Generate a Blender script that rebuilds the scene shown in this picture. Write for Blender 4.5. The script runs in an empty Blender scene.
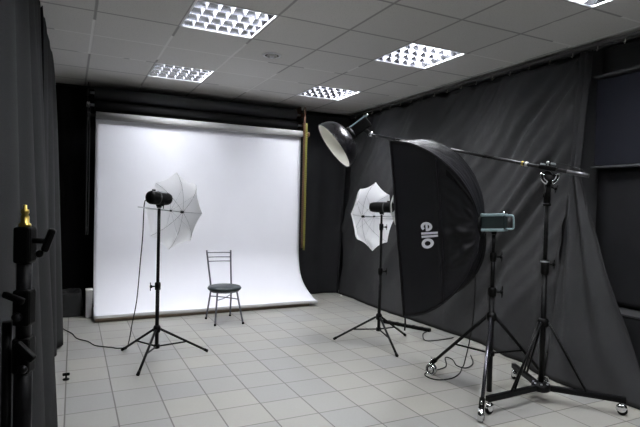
import bpy, bmesh, math, random
from mathutils import Vector, Matrix, noise
random.seed(7)
PI = math.pi
SC = bpy.context.scene
COL = SC.collection
H = 2.6946            # ceiling height
V = Vector

# ------------------------------------------------------------------ materials
def mat(name, col, rough=0.6, metal=0.0, bump=0.0, bscale=200.0, var=0.0, vscale=8.0, spec=0.5, sheen=0.0):
    m = bpy.data.materials.new(name); m.use_nodes = True
    nt = m.node_tree; b = nt.nodes['Principled BSDF']
    b.inputs['Base Color'].default_value = (*col, 1)
    b.inputs['Roughness'].default_value = rough
    b.inputs['Metallic'].default_value = metal
    b.inputs['Specular IOR Level'].default_value = spec
    if sheen: b.inputs['Sheen Weight'].default_value = sheen
    tc = nt.nodes.new('ShaderNodeTexCoord')
    if bump:
        n = nt.nodes.new('ShaderNodeTexNoise'); n.inputs['Scale'].default_value = bscale; n.inputs['Detail'].default_value = 4
        bp = nt.nodes.new('ShaderNodeBump'); bp.inputs['Strength'].default_value = bump; bp.inputs['Distance'].default_value = 0.01
        nt.links.new(tc.outputs['Object'], n.inputs['Vector']); nt.links.new(n.outputs['Fac'], bp.inputs['Height'])
        nt.links.new(bp.outputs['Normal'], b.inputs['Normal'])
    n2 = nt.nodes.new('ShaderNodeTexNoise'); n2.inputs['Scale'].default_value = vscale; n2.inputs['Detail'].default_value = 3
    mr = nt.nodes.new('ShaderNodeMapRange')
    mr.inputs['To Min'].default_value = max(0.0, rough - 0.06); mr.inputs['To Max'].default_value = min(1.0, rough + 0.06)
    nt.links.new(tc.outputs['Object'], n2.inputs['Vector']); nt.links.new(n2.outputs['Fac'], mr.inputs['Value'])
    nt.links.new(mr.outputs['Result'], b.inputs['Roughness'])
    if var:
        mx = nt.nodes.new('ShaderNodeMix'); mx.data_type = 'RGBA'
        mx.inputs['A'].default_value = (*[c * (1 - var) for c in col], 1)
        mx.inputs['B'].default_value = (*[min(1, c * (1 + var)) for c in col], 1)
        nt.links.new(n2.outputs['Fac'], mx.inputs['Factor']); nt.links.new(mx.outputs['Result'], b.inputs['Base Color'])
    return m

def emit(name, col, s):
    m = bpy.data.materials.new(name); m.use_nodes = True
    nt = m.node_tree; b = nt.nodes['Principled BSDF']
    b.inputs['Base Color'].default_value = (*col, 1)
    b.inputs['Emission Color'].default_value = (*col, 1); b.inputs['Emission Strength'].default_value = s
    return m

def translucent(name, col, t, bump=0.0):
    m = bpy.data.materials.new(name); m.use_nodes = True
    nt = m.node_tree; nt.nodes.clear()
    o = nt.nodes.new('ShaderNodeOutputMaterial'); d = nt.nodes.new('ShaderNodeBsdfDiffuse'); tr = nt.nodes.new('ShaderNodeBsdfTranslucent')
    mx = nt.nodes.new('ShaderNodeMixShader'); mx.inputs[0].default_value = t
    n = nt.nodes.new('ShaderNodeTexNoise'); n.inputs['Scale'].default_value = 400
    cr = nt.nodes.new('ShaderNodeMix'); cr.data_type = 'RGBA'
    cr.inputs['A'].default_value = (*[c * .97 for c in col], 1); cr.inputs['B'].default_value = (*col, 1)
    tc = nt.nodes.new('ShaderNodeTexCoord')
    nt.links.new(tc.outputs['Object'], n.inputs['Vector']); nt.links.new(n.outputs['Fac'], cr.inputs['Factor'])
    for s in (d, tr): nt.links.new(cr.outputs['Result'], s.inputs['Color'])
    nt.links.new(d.outputs[0], mx.inputs[1]); nt.links.new(tr.outputs[0], mx.inputs[2]); nt.links.new(mx.outputs[0], o.inputs[0])
    return m

class NB:
    """small node builder for the tiled surfaces"""
    def __init__(s, name):
        s.m = bpy.data.materials.new(name); s.m.use_nodes = True; s.nt = s.m.node_tree
        s.b = s.nt.nodes['Principled BSDF']
    def n(s, t, **kw):
        x = s.nt.nodes.new(t)
        for k, v in kw.items(): setattr(x, k, v)
        return x
    def set(s, sock, v):
        if isinstance(v, bpy.types.NodeSocket): s.nt.links.new(v, sock)
        else: sock.default_value = v
    def math(s, op, a, b=None, c=None):
        x = s.n('ShaderNodeMath', operation=op); s.set(x.inputs[0], a)
        if b is not None: s.set(x.inputs[1], b)
        if c is not None: s.set(x.inputs[2], c)
        return x.outputs[0]
    def mix(s, f, a, b):
        x = s.n('ShaderNodeMix', data_type='RGBA'); s.set(x.inputs['Factor'], f); s.set(x.inputs['A'], a); s.set(x.inputs['B'], b)
        return x.outputs['Result']

def grid_nodes(B, ox, oy, size, rot, line):
    g = B.n('ShaderNodeNewGeometry')
    mp = B.n('ShaderNodeMapping', vector_type='TEXTURE'); mp.inputs['Location'].default_value = (ox, oy, 0)
    mp.inputs['Rotation'].default_value = (0, 0, rot); mp.inputs['Scale'].default_value = (size, size, size)
    B.nt.links.new(g.outputs['Position'], mp.inputs['Vector'])
    sp = B.n('ShaderNodeSeparateXYZ'); B.nt.links.new(mp.outputs[0], sp.inputs[0])
    es = []
    for a in (sp.outputs[0], sp.outputs[1]):
        f = B.math('FRACT', a); e = B.math('MINIMUM', f, B.math('SUBTRACT', 1.0, f)); es.append(e)
    d = B.math('MINIMUM', es[0], es[1])
    w = line / size / 2
    mask = B.n('ShaderNodeMapRange'); mask.inputs['From Min'].default_value = w * .6; mask.inputs['From Max'].default_value = w * 1.4
    mask.inputs['To Min'].default_value = 1; mask.inputs['To Max'].default_value = 0
    B.nt.links.new(d, mask.inputs['Value'])
    cx = B.n('ShaderNodeCombineXYZ')
    B.nt.links.new(B.math('FLOOR', sp.outputs[0]), cx.inputs[0]); B.nt.links.new(B.math('FLOOR', sp.outputs[1]), cx.inputs[1])
    wn = B.n('ShaderNodeTexWhiteNoise'); B.nt.links.new(cx.outputs[0], wn.inputs['Vector'])
    return g, mp, mask.outputs[0], wn

def floor_material():
    B = NB('floor_tiles')
    g, mp, line, wn = grid_nodes(B, 0.2849, 3.6994, 0.2886, -0.0067, 0.0080)
    cool = (0.285, 0.286, 0.272, 1); warm = (0.335, 0.326, 0.288, 1)
    tile = B.mix(wn.outputs['Value'], cool, warm)
    n = B.n('ShaderNodeTexNoise'); n.inputs['Scale'].default_value = 9; n.inputs['Detail'].default_value = 6
    B.nt.links.new(g.outputs['Position'], n.inputs['Vector'])
    tile = B.mix(B.math('MULTIPLY', n.outputs['Fac'], .22), tile, (0.24, 0.24, 0.225, 1))
    col = B.mix(B.math('MULTIPLY', line, 0.9), tile, (0.085, 0.078, 0.068, 1))
    B.set(B.b.inputs['Base Color'], col)
    n3 = B.n('ShaderNodeTexNoise'); n3.inputs['Scale'].default_value = 60
    B.nt.links.new(g.outputs['Position'], n3.inputs['Vector'])
    B.set(B.b.inputs['Roughness'], B.math('ADD', B.math('MULTIPLY', n3.outputs['Fac'], .15), .36))
    bp = B.n('ShaderNodeBump'); bp.inputs['Strength'].default_value = .35; bp.inputs['Distance'].default_value = .003
    B.set(bp.inputs['Height'], B.math('SUBTRACT', B.math('MULTIPLY', n3.outputs['Fac'], .15), line))
    B.set(B.b.inputs['Normal'], bp.outputs[0])
    return B.m

def ceiling_material():
    B = NB('ceiling_tiles')
    g, mp, line, wn = grid_nodes(B, 0.1573, 4.0783, 0.6, 0, 0.020)
    base = B.mix(wn.outputs['Value'], (0.70, 0.685, 0.66, 1), (0.76, 0.745, 0.72, 1))
    n = B.n('ShaderNodeTexNoise'); n.inputs['Scale'].default_value = 120; n.inputs['Detail'].default_value = 4
    B.nt.links.new(g.outputs['Position'], n.inputs['Vector'])
    v = B.n('ShaderNodeTexVoronoi'); v.inputs['Scale'].default_value = 70
    B.nt.links.new(g.outputs['Position'], v.inputs['Vector'])
    spots = B.n('ShaderNodeMapRange'); spots.inputs['From Min'].default_value = .12; spots.inputs['From Max'].default_value = .3
    spots.inputs['To Min'].default_value = .5; spots.inputs['To Max'].default_value = 0
    B.nt.links.new(v.outputs['Distance'], spots.inputs['Value'])
    base = B.mix(B.math('MULTIPLY', n.outputs['Fac'], .5), base, (0.56, 0.55, 0.53, 1))
    base = B.mix(spots.outputs[0], base, (0.44, 0.43, 0.42, 1))
    n2 = B.n('ShaderNodeTexNoise'); n2.inputs['Scale'].default_value = 0.9
    B.nt.links.new(g.outputs['Position'], n2.inputs['Vector'])
    lc = B.mix(B.math('GREATER_THAN', n2.outputs['Fac'], .56), (0.28, 0.275, 0.265, 1), (0.85, 0.84, 0.82, 1))
    B.set(B.b.inputs['Base Color'], B.mix(B.math('MULTIPLY', line, .8), base, lc))
    B.b.inputs['Roughness'].default_value = .9
    bp = B.n('ShaderNodeBump'); bp.inputs['Strength'].default_value = .4; bp.inputs['Distance'].default_value = .004
    B.set(bp.inputs['Height'], B.math('SUBTRACT', n.outputs['Fac'], line)); B.set(B.b.inputs['Normal'], bp.outputs[0])
    return B.m

M = dict(
    floor=floor_material(), ceiling=ceiling_material(),
    wall=mat('wall_paint_dark', (0.035, 0.035, 0.037), .9, var=.2),
    wall_pale=mat('wall_paint_grey', (0.33, 0.33, 0.32), .9, var=.1),
    cloth=mat('charcoal_cloth', (0.036, 0.036, 0.037), .9, bump=.3, bscale=350, var=.22, vscale=2.2, spec=.12),
    cloth_left=mat('grey_black_cloth', (0.028, 0.028, 0.0285), .9, bump=.25, bscale=350, var=.15, vscale=2.0, spec=.1),
    fabric=mat('deep_black_fabric', (0.0055, 0.0055, 0.006), .95, bump=.2, bscale=300, spec=.1),  # darkest of the cloths, a near-black base colour
    back_cloth=mat('black_backdrop_cloth', (0.018, 0.018, 0.0195), .9, bump=.2, bscale=350, var=.2, vscale=3, spec=.1),
    blue_cloth=mat('blue_black_cloth', (0.0125, 0.013, 0.019), .9, bump=.2, bscale=250, var=.2, vscale=3, spec=.2),
    soft=mat('softbox_nylon', (0.0062, 0.0062, 0.0075), .5, bump=.15, bscale=500, var=.1, spec=.2),
    black=mat('black_powder_coat', (0.0035, 0.0035, 0.004), .4, bump=.05, bscale=300, spec=.14),
    plastic=mat('black_plastic', (0.003, 0.003, 0.003), .45, bump=.05, bscale=200, spec=.09),
    chrome=mat('chrome', (0.72, 0.73, 0.75), .16, 1.0),
    dimsteel=mat('dull_steel', (0.45, 0.46, 0.48), .34, 1.0),
    legsteel=mat('grey_chair_steel', (0.16, 0.16, 0.185), .36, .7),
    brass=mat('brass', (0.66, 0.47, 0.12), .3, 1.0, bump=.05, bscale=100),
    paper=mat('white_backdrop_paper', (0.87, 0.875, 0.925), .75, bump=.12, bscale=180, var=.015, vscale=5, spec=.2),
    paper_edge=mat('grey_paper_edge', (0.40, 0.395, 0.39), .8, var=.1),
    brown=mat('brown_cardboard', (0.16, 0.12, 0.085), .85, var=.25, vscale=12),
    darkgrey=mat('dark_grey_roll', (0.045, 0.046, 0.048), .8, var=.15),
    blackroll=mat('black_roll', (0.007, 0.007, 0.008), .8),
    copper=mat('reddish_brown_plastic', (0.085, 0.035, 0.014), .5, var=.2),
    lime=mat('olive_yellow_plastic', (0.17, 0.165, 0.022), .5, var=.15),
    seat=mat('dark_slate_vinyl', (0.020, 0.030, 0.034), .42, bump=.1, bscale=120),
    umb=translucent('white_umbrella_cloth', (0.96, 0.965, 0.985), .5),
    lace=mat('white_printed_letters', (0.68, 0.68, 0.72), .6, bump=.05, bscale=300),
    pearl=mat('pearl_dish_white', (0.93, 0.92, 0.83), .4, var=.03),
    dishout=mat('dark_bronze_enamel', (0.016, 0.015, 0.018), .28, .25, var=.2),
    teal=mat('teal_grey_metal', (0.30, 0.40, 0.42), .34, .6, bump=.05, bscale=150),
    tealdark=mat('dark_teal_plastic', (0.006, 0.013, 0.013), .42, var=.2),
    white=mat('white_enamel', (0.80, 0.80, 0.82), .45, var=.02),
    mirror=mat('mirror_louvre', (0.86, 0.87, 0.93), .17, 1.0),
    louvre=mat('bright_louvre_metal', (0.86, 0.87, 0.92), .32, .35, var=.03),
    cream=mat('off_white_plastic', (0.62, 0.61, 0.58), .5, var=.05),
    diffuser=mat('white_diffuser_cloth', (0.82, 0.82, 0.84), .8, var=.03),
    silver=mat('crumpled_silver', (0.62, 0.62, 0.58), .3, .8, bump=.4, bscale=40),
    cable=mat('black_rubber', (0.006, 0.006, 0.0065), .55, var=.1, spec=.25),
    rail=mat('grey_rail', (0.10, 0.10, 0.10), .5, .3, var=.1),
    armmetal=mat('semi_gloss_black', (.014, .014, .015), .28, .4),
    armgrey=mat('grey_arm_metal', (.085, .085, .09), .3, .7),
    tube=emit('lit_fluorescent_tube', (0.92, 0.95, 1.0), 9.0),
)

# ------------------------------------------------------------------ mesh builder
class MB:
    def __init__(s): s.v = []; s.f = []; s.sm = []
    def add(s, vs, fs, smooth=False):
        o = len(s.v); s.v += [V(p) for p in vs]; s.f += [[i + o for i in f] for f in fs]; s.sm += [smooth] * len(fs)
        return s
    def box(s, c, size, rot=None, bev=0.0):
        """box, with all edges bevelled when bev > 0"""
        bm = bmesh.new(); bmesh.ops.create_cube(bm, size=1.0)
        for v in bm.verts: v.co = V((v.co.x * size[0], v.co.y * size[1], v.co.z * size[2]))
        if bev: bmesh.ops.bevel(bm, geom=bm.edges[:], offset=bev, segments=2, affect='EDGES', profile=.5)
        R_ = rot if rot is not None else Matrix.Identity(3)
        bm.verts.index_update()
        s.add([R_ @ v.co + V(c) for v in bm.verts], [[v.index for v in f.verts] for f in bm.faces]); bm.free(); return s
    def tube(s, p0, p1, r0, r1=None, n=14, caps=True):
        r1 = r0 if r1 is None else r1
        p0, p1 = V(p0), V(p1); a = (p1 - p0).normalized()
        t = V((0, 0, 1)) if abs(a.z) < .9 else V((1, 0, 0)); x = a.cross(t).normalized(); y = a.cross(x)
        vs = []; fs = []
        for p, r in ((p0, r0), (p1, r1)):
            for i in range(n):
                q = 2 * PI * i / n; vs.append(p + x * (r * math.cos(q)) + y * (r * math.sin(q)))
        for i in range(n): fs.append([i, (i + 1) % n, n + (i + 1) % n, n + i])
        s.add(vs, fs, True)
        if caps: s.add(vs, [list(range(n))[::-1], list(range(n, 2 * n))])
        return s
    def path(s, pts, r, n=8, sub=4, closed=False):
        pts = [V(p) for p in pts]; P = []
        k = len(pts)
        if sub > 1:
            rng = k if closed else k - 1
            for i in range(rng):
                if closed: a, b, c, d = pts[(i - 1) % k], pts[i], pts[(i + 1) % k], pts[(i + 2) % k]
                else: a, b, c, d = pts[max(i - 1, 0)], pts[i], pts[i + 1], pts[min(i + 2, k - 1)]
                for j in range(sub):
                    t = j / sub
                    P.append(.5 * ((2 * b) + (c - a) * t + (2 * a - 5 * b + 4 * c - d) * t * t + (3 * b - a - 3 * c + d) * t ** 3))
            if not closed: P.append(pts[-1])
        else: P = pts
        m = len(P); vs = []; fs = []
        nx = None
        for i in range(m):
            if closed: t = (P[(i + 1) % m] - P[i - 1]).normalized()
            else: t = (P[min(i + 1, m - 1)] - P[max(i - 1, 0)]).normalized()
            if nx is None: nx = t.cross(V((0, 0, 1)) if abs(t.z) < .9 else V((1, 0, 0))).normalized()
            else: nx = (nx - t * nx.dot(t)).normalized()
            ny = t.cross(nx)
            for q in range(n): vs.append(P[i] + nx * (r * math.cos(2 * PI * q / n)) + ny * (r * math.sin(2 * PI * q / n)))
        for i in range(m if closed else m - 1):
            for q in range(n): fs.append([i * n + q, i * n + (q + 1) % n, ((i + 1) % m) * n + (q + 1) % n, ((i + 1) % m) * n + q])
        s.add(vs, fs, True)
        if not closed: s.add(vs[:n] + vs[-n:], [list(range(n))[::-1], list(range(n, 2 * n))])
        return s
    def lathe(s, prof, c, axis=(0, 0, 1), n=28, flat=False):
        a = V(axis).normalized(); t = V((0, 0, 1)) if abs(a.z) < .9 else V((1, 0, 0)); x = a.cross(t).normalized(); y = a.cross(x)
        vs = []; fs = []
        for r, h in prof:
            for i in range(n): vs.append(V(c) + a * h + x * (r * math.cos(2 * PI * i / n)) + y * (r * math.sin(2 * PI * i / n)))
        for k in range(len(prof) - 1):
            for i in range(n): fs.append([k * n + i, k * n + (i + 1) % n, (k + 1) * n + (i + 1) % n, (k + 1) * n + i])
        return s.add(vs, fs, not flat)
    def ball(s, c, r, n=16):
        return s.lathe([(max(1e-5, r * math.sin(PI * k / 10)), -r * math.cos(PI * k / 10)) for k in range(11)], c, n=n)
    def grid(s, fn, nu, nv, smooth=True):
        vs = [fn(i / nu, j / nv) for j in range(nv + 1) for i in range(nu + 1)]
        fs = [[j * (nu + 1) + i, j * (nu + 1) + i + 1, (j + 1) * (nu + 1) + i + 1, (j + 1) * (nu + 1) + i] for j in range(nv) for i in range(nu)]
        return s.add(vs, fs, smooth)
    def build(s, name, m, parent=None, solid=0.0, offset=0.0):
        me = bpy.data.meshes.new(name)
        if parent is not None: org = parent['_o']; off = V(org)
        else:
            xs = [p.x for p in s.v]; ys = [p.y for p in s.v]; zs = [p.z for p in s.v]
            off = V(((min(xs) + max(xs)) / 2, (min(ys) + max(ys)) / 2, min(zs)))
        me.from_pydata([tuple(p - off) for p in s.v], [], s.f)
        for p, q in zip(me.polygons, s.sm): p.use_smooth = q
        bm = bmesh.new(); bm.from_mesh(me)
        bmesh.ops.remove_doubles(bm, verts=bm.verts, dist=1e-6)
        if solid == 0: bmesh.ops.recalc_face_normals(bm, faces=bm.faces)
        bm.to_mesh(me); bm.free()
        me.materials.append(m)
        o = bpy.data.objects.new(name, me); COL.objects.link(o)
        if parent is not None: o.parent = parent; o['_o'] = tuple(off)
        else: o.location = off; o['_o'] = tuple(off)
        if solid:
            md = o.modifiers.new('thick', 'SOLIDIFY'); md.thickness = solid; md.offset = offset
        return o

def tag(o, label, cat, group=None, kind=None):
    o['label'] = label; o['category'] = cat
    if group: o['group'] = group
    if kind: o['kind'] = kind
    return o
def thing(name, loc, label, cat, group=None):
    o = bpy.data.objects.new(name, None); COL.objects.link(o); o.empty_display_size = .1
    o.location = loc; o['_o'] = tuple(loc); return tag(o, label, cat, group)
def struct(name, mb, m, solid=0):
    o = mb.build(name, m, None, solid); o['kind'] = 'structure'; return o
def nz(*p): return noise.noise(V(p))
def smooth(a, b, x):
    t = max(0, min(1, (x - a) / (b - a))); return t * t * (3 - 2 * t)
def lerp(a, b, t): return a + (b - a) * t
def interp(tab, x):
    if x <= tab[0][0]: return tab[0][1]
    for (a, p), (b, q) in zip(tab, tab[1:]):
        if x <= b: return lerp(p, q, smooth(a, b, x))
    return tab[-1][1]

# ------------------------------------------------------------------ room shell
X0, X1, Y0, Y1 = -0.48, 3.96, -2.6, 6.86
struct('floor', MB().box(((X0 + X1) / 2, (Y0 + Y1) / 2, -.05), (X1 - X0 + .2, Y1 - Y0 + .2, .1)), M['floor'])
struct('wall_back', MB().box(((X0 + X1) / 2, Y1 + .05, H / 2), (X1 - X0 + .2, .1, H)), M['wall'])
struct('wall_left', MB().box((X0 - .05, (Y0 + Y1) / 2, H / 2), (.1, Y1 - Y0, H)), M['wall'])
struct('wall_right', MB().box((X1 + .05, (Y0 + Y1) / 2, H / 2), (.1, Y1 - Y0, H)), M['wall'])
struct('wall_front', MB().box(((X0 + X1) / 2, Y0 - .05, H / 2), (X1 - X0 + .2, .1, H)), M['wall_pale'])
# ceiling of 0.6 m panels with openings where the recessed lights sit
lights = [(a, b) for a in (1, 4) for b in (2, -1, -4, -7)]  # last row is out of view, added for the light it gives
cm = MB()
GX, GY, T = 0.1573, 4.0783, 0.6
ix = [X0 - .1] + [GX + T * i for i in range(-1, 7)] + [X1 + .1]
iy = [Y0 - .1] + [GY + T * j for j in range(-11, 5)] + [Y1 + .1]
holes = {(round(GX + T * a, 3), round(GY + T * b, 3)) for a, b in lights}
for xa, xb in zip(ix, ix[1:]):
    for ya, yb in zip(iy, iy[1:]):
        if (round(xa, 3), round(ya, 3)) in holes: continue
        cm.add([(xa, ya, H), (xb, ya, H), (xb, yb, H), (xa, yb, H)], [[0, 3, 2, 1]])
co = struct('ceiling', cm, M['ceiling'])
md = co.modifiers.new('thick', 'SOLIDIFY'); md.thickness = .03; md.offset = -1 if co.data.polygons[0].normal.z < 0 else 1
# dark edge angle where the ceiling meets the walls
struct('trim_1', MB().box((X1 - .02, (Y0 + Y1) / 2, H - .012), (.04, Y1 - Y0, .022)), M['rail'])
struct('trim_2', MB().box(((X0 + X1) / 2, Y1 - .02, H - .012), (X1 - X0 - .09, .04, .022)), M['rail'])

# ------------------------------------------------------------------ recessed lights
def make_light():
    t = thing('ceiling_light', (0, 0, 0), '', 'ceiling light', 'recessed louvred ceiling lights')
    e = .298
    f = MB()
    for c, s in (((0, e - .006, .004), (2 * e, .012, .014)), ((0, -e + .006, .004), (2 * e, .012, .014)),
                 ((e - .006, 0, .004), (.012, 2 * e - .024, .014)), ((-e + .006, 0, .004), (.012, 2 * e - .024, .014))):
        f.box(c, s)
    f.build('frame', M['white'], t)
    p = MB(); q = e - .004; h = .11
    p.add([(-q, -q, .01), (q, -q, .01), (q, q, .01), (-q, q, .01), (-q, -q, h), (q, -q, h), (q, q, h), (-q, q, h)],
          [[4, 5, 6, 7], [0, 1, 5, 4], [1, 2, 6, 5], [2, 3, 7, 6], [3, 0, 4, 7]])
    p.build('housing', M['white'], t, solid=.004)
    for k in range(4):
        y = -.213 + .142 * k
        MB().tube((-.275, y, .070), (.275, y, .070), .013, n=12).build('fluorescent_tube', M['tube'], t)
    for k in range(5):                                   # mirrored V dividers beside the tubes
        y = -.284 + .142 * k; d = MB(); N = 6
        ya, yb = (0 if k == 0 else -1), (0 if k == 4 else 1)
        rows = []
        for i in range(N + 1):
            q = i / N; rows.append((.002 + .052 * q, .002 + .017 * q ** 1.5))
        ring_ = [(y + ya * w, z) for z, w in rows] + [(y + yb * w, z) for z, w in rows[::-1]]
        n_ = len(ring_)
        d.add([(-.285, p, z) for p, z in ring_] + [(.285, p, z) for p, z in ring_],
              [[i, (i + 1) % n_, n_ + (i + 1) % n_, n_ + i] for i in range(n_)] + [list(range(n_))[::-1], list(range(n_, 2 * n_))])
        d.build('mirror_divider', M['mirror'], t)
    for sg in (-1, 1):                                   # mirrored ends
        MB().add([(sg * .294, -.29, .002), (sg * .290, -.29, .002), (sg * .262, -.29, .054), (sg * .294, -.29, .054),
                  (sg * .294, .29, .002), (sg * .290, .29, .002), (sg * .262, .29, .054), (sg * .294, .29, .054)],
                 [[0, 1, 2, 3], [7, 6, 5, 4], [0, 4, 5, 1], [1, 5, 6, 2], [2, 6, 7, 3], [3, 7, 4, 0]]).build('mirror_end', M['mirror'], t)
    for k in range(1, 6):                                # cross blades
        x = -.285 + .095 * k; d = MB()
        for j in range(4):
            ya, yb = -.284 + .142 * j + .004, -.284 + .142 * (j + 1) - .004; ym = (ya + yb) / 2
            N = 8; vs = []
            for i in range(N + 1):                       # lower edge is scooped between the dividers
                y = lerp(ya, yb, i / N); z = .002 + .020 * (1 - ((y - ym) / (yb - ya) * 2) ** 2)
                vs += [(x - .0022, y, z), (x + .0022, y, z), (x - .0055, y, .050), (x + .0055, y, .050)]
            fs = []
            for i in range(N):
                a, b = i * 4, i * 4 + 4
                fs += [[a, b, b + 1, a + 1], [a + 1, b + 1, b + 3, a + 3], [a + 2, b + 2, b, a], [a + 3, b + 3, b + 2, a + 2]]
            d.add(vs, fs)
        d.build('louvre_blade', M['louvre'], t)
    return t
LABELS = {(1, 2): 'louvred ceiling light above the top of the white backdrop, left of the round vent',
          (4, 2): 'smallest louvred ceiling light, above the back corner to the right of the backdrop',
          (1, -1): 'largest louvred ceiling light, at the top edge left of the round vent',
          (4, -1): 'louvred ceiling light high above the black softbox and boom arm',
          (1, -4): 'lit louvred ceiling light nearest over the left of the tiled floor, out of the frame',
          (4, -4): 'louvred ceiling light cut by the top edge, above the black curtain at right',
          (1, -7): 'unseen lit louvred ceiling light directly above the camera beside the left curtain',
          (4, -7): 'unseen lit louvred ceiling light level with the camera along the right wall'}
proto = make_light()
LPOW = 58.5
for k, (a, b) in enumerate(lights):
    if k == 0: t = proto
    else:
        t = proto.copy(); COL.objects.link(t)
        for ch in list(proto.children):
            if ch.type != 'MESH': continue
            c = ch.copy(); COL.objects.link(c); c.parent = t
    t.location = (GX + T * (a + .5), GY + T * (b + .5), H); t['label'] = LABELS[(a, b)]
lamps = []
for k, (a, b) in enumerate(lights):
    ld = bpy.data.lights.new('tube_light', 'AREA'); ld.shape = 'SQUARE'; ld.size = .54; ld.energy = LPOW; ld.color = (.97, .985, 1.0)
    lo = bpy.data.objects.new('tube_light', ld); COL.objects.link(lo); lo.location = (GX + T * (a + .5), GY + T * (b + .5), H + .1)

# round vent in the ceiling
c = (1.67, 4.43, H)
t = thing('ceiling_vent', c, 'small round white ceiling vent with dark concentric rings between the lights', 'vent')
MB().lathe([(.088, 0), (.088, -.006), (.078, -.012), (.066, -.010), (.066, .0)], c, n=36).build('rim', M['white'], t)
MB().lathe([(.0001, -.004), (.066, -.004), (.066, -.001), (.0001, -.001)], c, n=36).build('backing', M['blackroll'], t)
MB().lathe([(.050, -.006), (.050, -.016), (.040, -.022), (.040, -.006), (.050, -.006)], c, n=32).build('ring', M['cream'], t)
MB().lathe([(.0001, -.034), (.010, -.032), (.022, -.024), (.022, -.006), (.0001, -.006)], c, n=24).build('centre_cone', M['white'], t)

# ------------------------------------------------------------------ curtains
XB = [(1.2, 3.46), (2.0, 3.41), (2.57, 3.345), (3.2, 3.50), (3.7, 3.605), (4.4, 3.58), (5.35, 3.545), (6.35, 3.60), (6.6, 3.60)]
def right_curtain(u, v):
    y = lerp(6.55, 2.815, u); z = lerp(.006, 2.612, v)
    if u > .97: y -= .05 * (1 - v) * 3 * (u - .97) / .03 * .5
    k = (1 - v)
    x = lerp(3.79, interp(XB, y), k ** 1.35)
    # diagonal pull lines from the hooks, small creases
    amp = .040 * smooth(0, .15, v) + .006
    q = y * .9 + z * .55
    x += amp * (math.sin(q * 9.5 + 2.2 * nz(y * .8, z * .6, 3)) * .55 + .7 * nz(q * 4.2, z * .7, 1.7) + .5 * nz(y * 2.2 - z * 1.2, z * 1.1, 9))
    g = .45 + .55 * smooth(5.2, 3.6, y) if False else .45 + .55 * (1 - smooth(3.4, 5.2, y))
    q2 = y + .85 * z + .10 * nz(y * 1.3, z * 1.3, 31)
    x += g * .030 * smooth(.05, .5, v) * (math.sin(q2 * 31 + 2.0 * nz(y, z, 14)) * (.55 + .9 * nz(q2 * 1.7, z * .8, 40)))
    x += .014 * nz(y * 6, z * 1.6, 5)
    x += .05 * smooth(.9, 1, u) * math.sin((u - .9) * 60) * .5
    z -= .03 * v ** 14 * abs(math.sin(y * PI / .26))
    return V((min(x, 3.90), y, z))
tag(MB().grid(right_curtain, 170, 60).build('curtain', M['cloth'], None, solid=.004), 'long creased charcoal curtain along the right wall behind the softbox and boom', 'curtain')

def curtain_narrow(u, v):
    z = lerp(.006, 2.612, v)
    ye = 2.69 if z > 1.66 else lerp(2.69, 1.93, ((1.66 - z) / 1.66) ** 1.08)
    ys = lerp(2.74, 2.80, v)
    y = lerp(ys, ye, u)
    x = lerp(3.755, interp(XB, y) + .005, (1 - v) ** 1.2)
    x += .034 * math.sin(u * 15 + v * 1.5) * (1 - u * .5) * smooth(0, .12, v) + .012 * nz(y * 5, z * 1.5, 21) + .012 * nz(y * 2 + z * 2, z * 3, 8)
    return V((x, y, z))
tag(MB().grid(curtain_narrow, 50, 70).build('curtain', M['cloth'], None, solid=.004), 'narrow black curtain at the right edge, its hem sweeping out diagonally under the boom stand', 'curtain')

# rail with hooks
t = thing('curtain_rail', (3.80, 4.4, H - .03), 'grey ceiling rail with small hooks carrying the right curtain', 'curtain rail')
MB().box((3.795, 2.3, H - .036), (.032, 9.0, .024)).build('rail', M['rail'], t)
for k in range(22):
    y = 6.5 - k * .225
    MB().path([(3.795, y, H - .047), (3.795, y, H - .075), (3.787, y, H - .087), (3.779, y, H - .078)], .0035, n=6, sub=3).build('hook', M['cream'], t)

# dark cloth over the window at the right end
def drape(name, m, label, P, n=(40, 30), amp=.01, seed=0, solid=.004, cat='curtain'):
    """cloth between four corners P = (bottom near, bottom far, top near, top far)"""
    a, b, c_, d = [V(p) for p in P]
    nn = (b - a).cross(c_ - a).normalized()
    def fn(u, v):
        p = a.lerp(b, u).lerp(c_.lerp(d, u), v)
        L = (b - a).length * u; Z = (c_ - a).length * v
        return p + nn * (amp * (nz(L * 3.5, Z * .9, seed) + .6 * math.sin(L * 11 + 3 * nz(L, Z, seed + 4))))
    return tag(MB().grid(fn, *n).build(name, m, None, solid=solid), label, cat)
drape('cloth_drape', M['cloth_left'], 'dark cloth strip above the blue-black window panel at right edge', [(3.90, -1.5, 2.36), (3.90, 2.70, 2.36), (3.90, -1.5, 2.64), (3.90, 2.70, 2.64)], seed=3)
t = thing('window_panel', (3.84, .6, 1.67), 'large blue-black blackout panel over the window at the right edge', 'panel')
MB().box((3.855, .59, 2.035), (.05, 4.22, .70), bev=.008).build('panel', M['blue_cloth'], t)
MB().box((3.835, .59, 2.402), (.09, 4.22, .018), bev=.004).build('upper_batten', M['darkgrey'], t)
MB().box((3.835, .59, 1.672), (.09, 4.22, .016), bev=.004).build('lower_batten', M['darkgrey'], t)
drape('cloth_drape', M['back_cloth'], 'black cloth hanging below the window panel, behind the diagonal curtain edge', [(3.86, -1.5, .59), (3.86, 2.70, .59), (3.89, -1.5, 1.655), (3.89, 2.70, 1.655)], seed=7)
t = thing('low_box', (3.80, .6, 0), 'low black cloth-covered box under the window cloth at the right edge', 'box')
MB().box((3.79, .5, .28), (.26, 4.0, .55), bev=.02).build('body', M['back_cloth'], t)
MB().box((3.79, .5, .560), (.27, 4.02, .014), bev=.004).build('top', M['darkgrey'], t)

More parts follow.
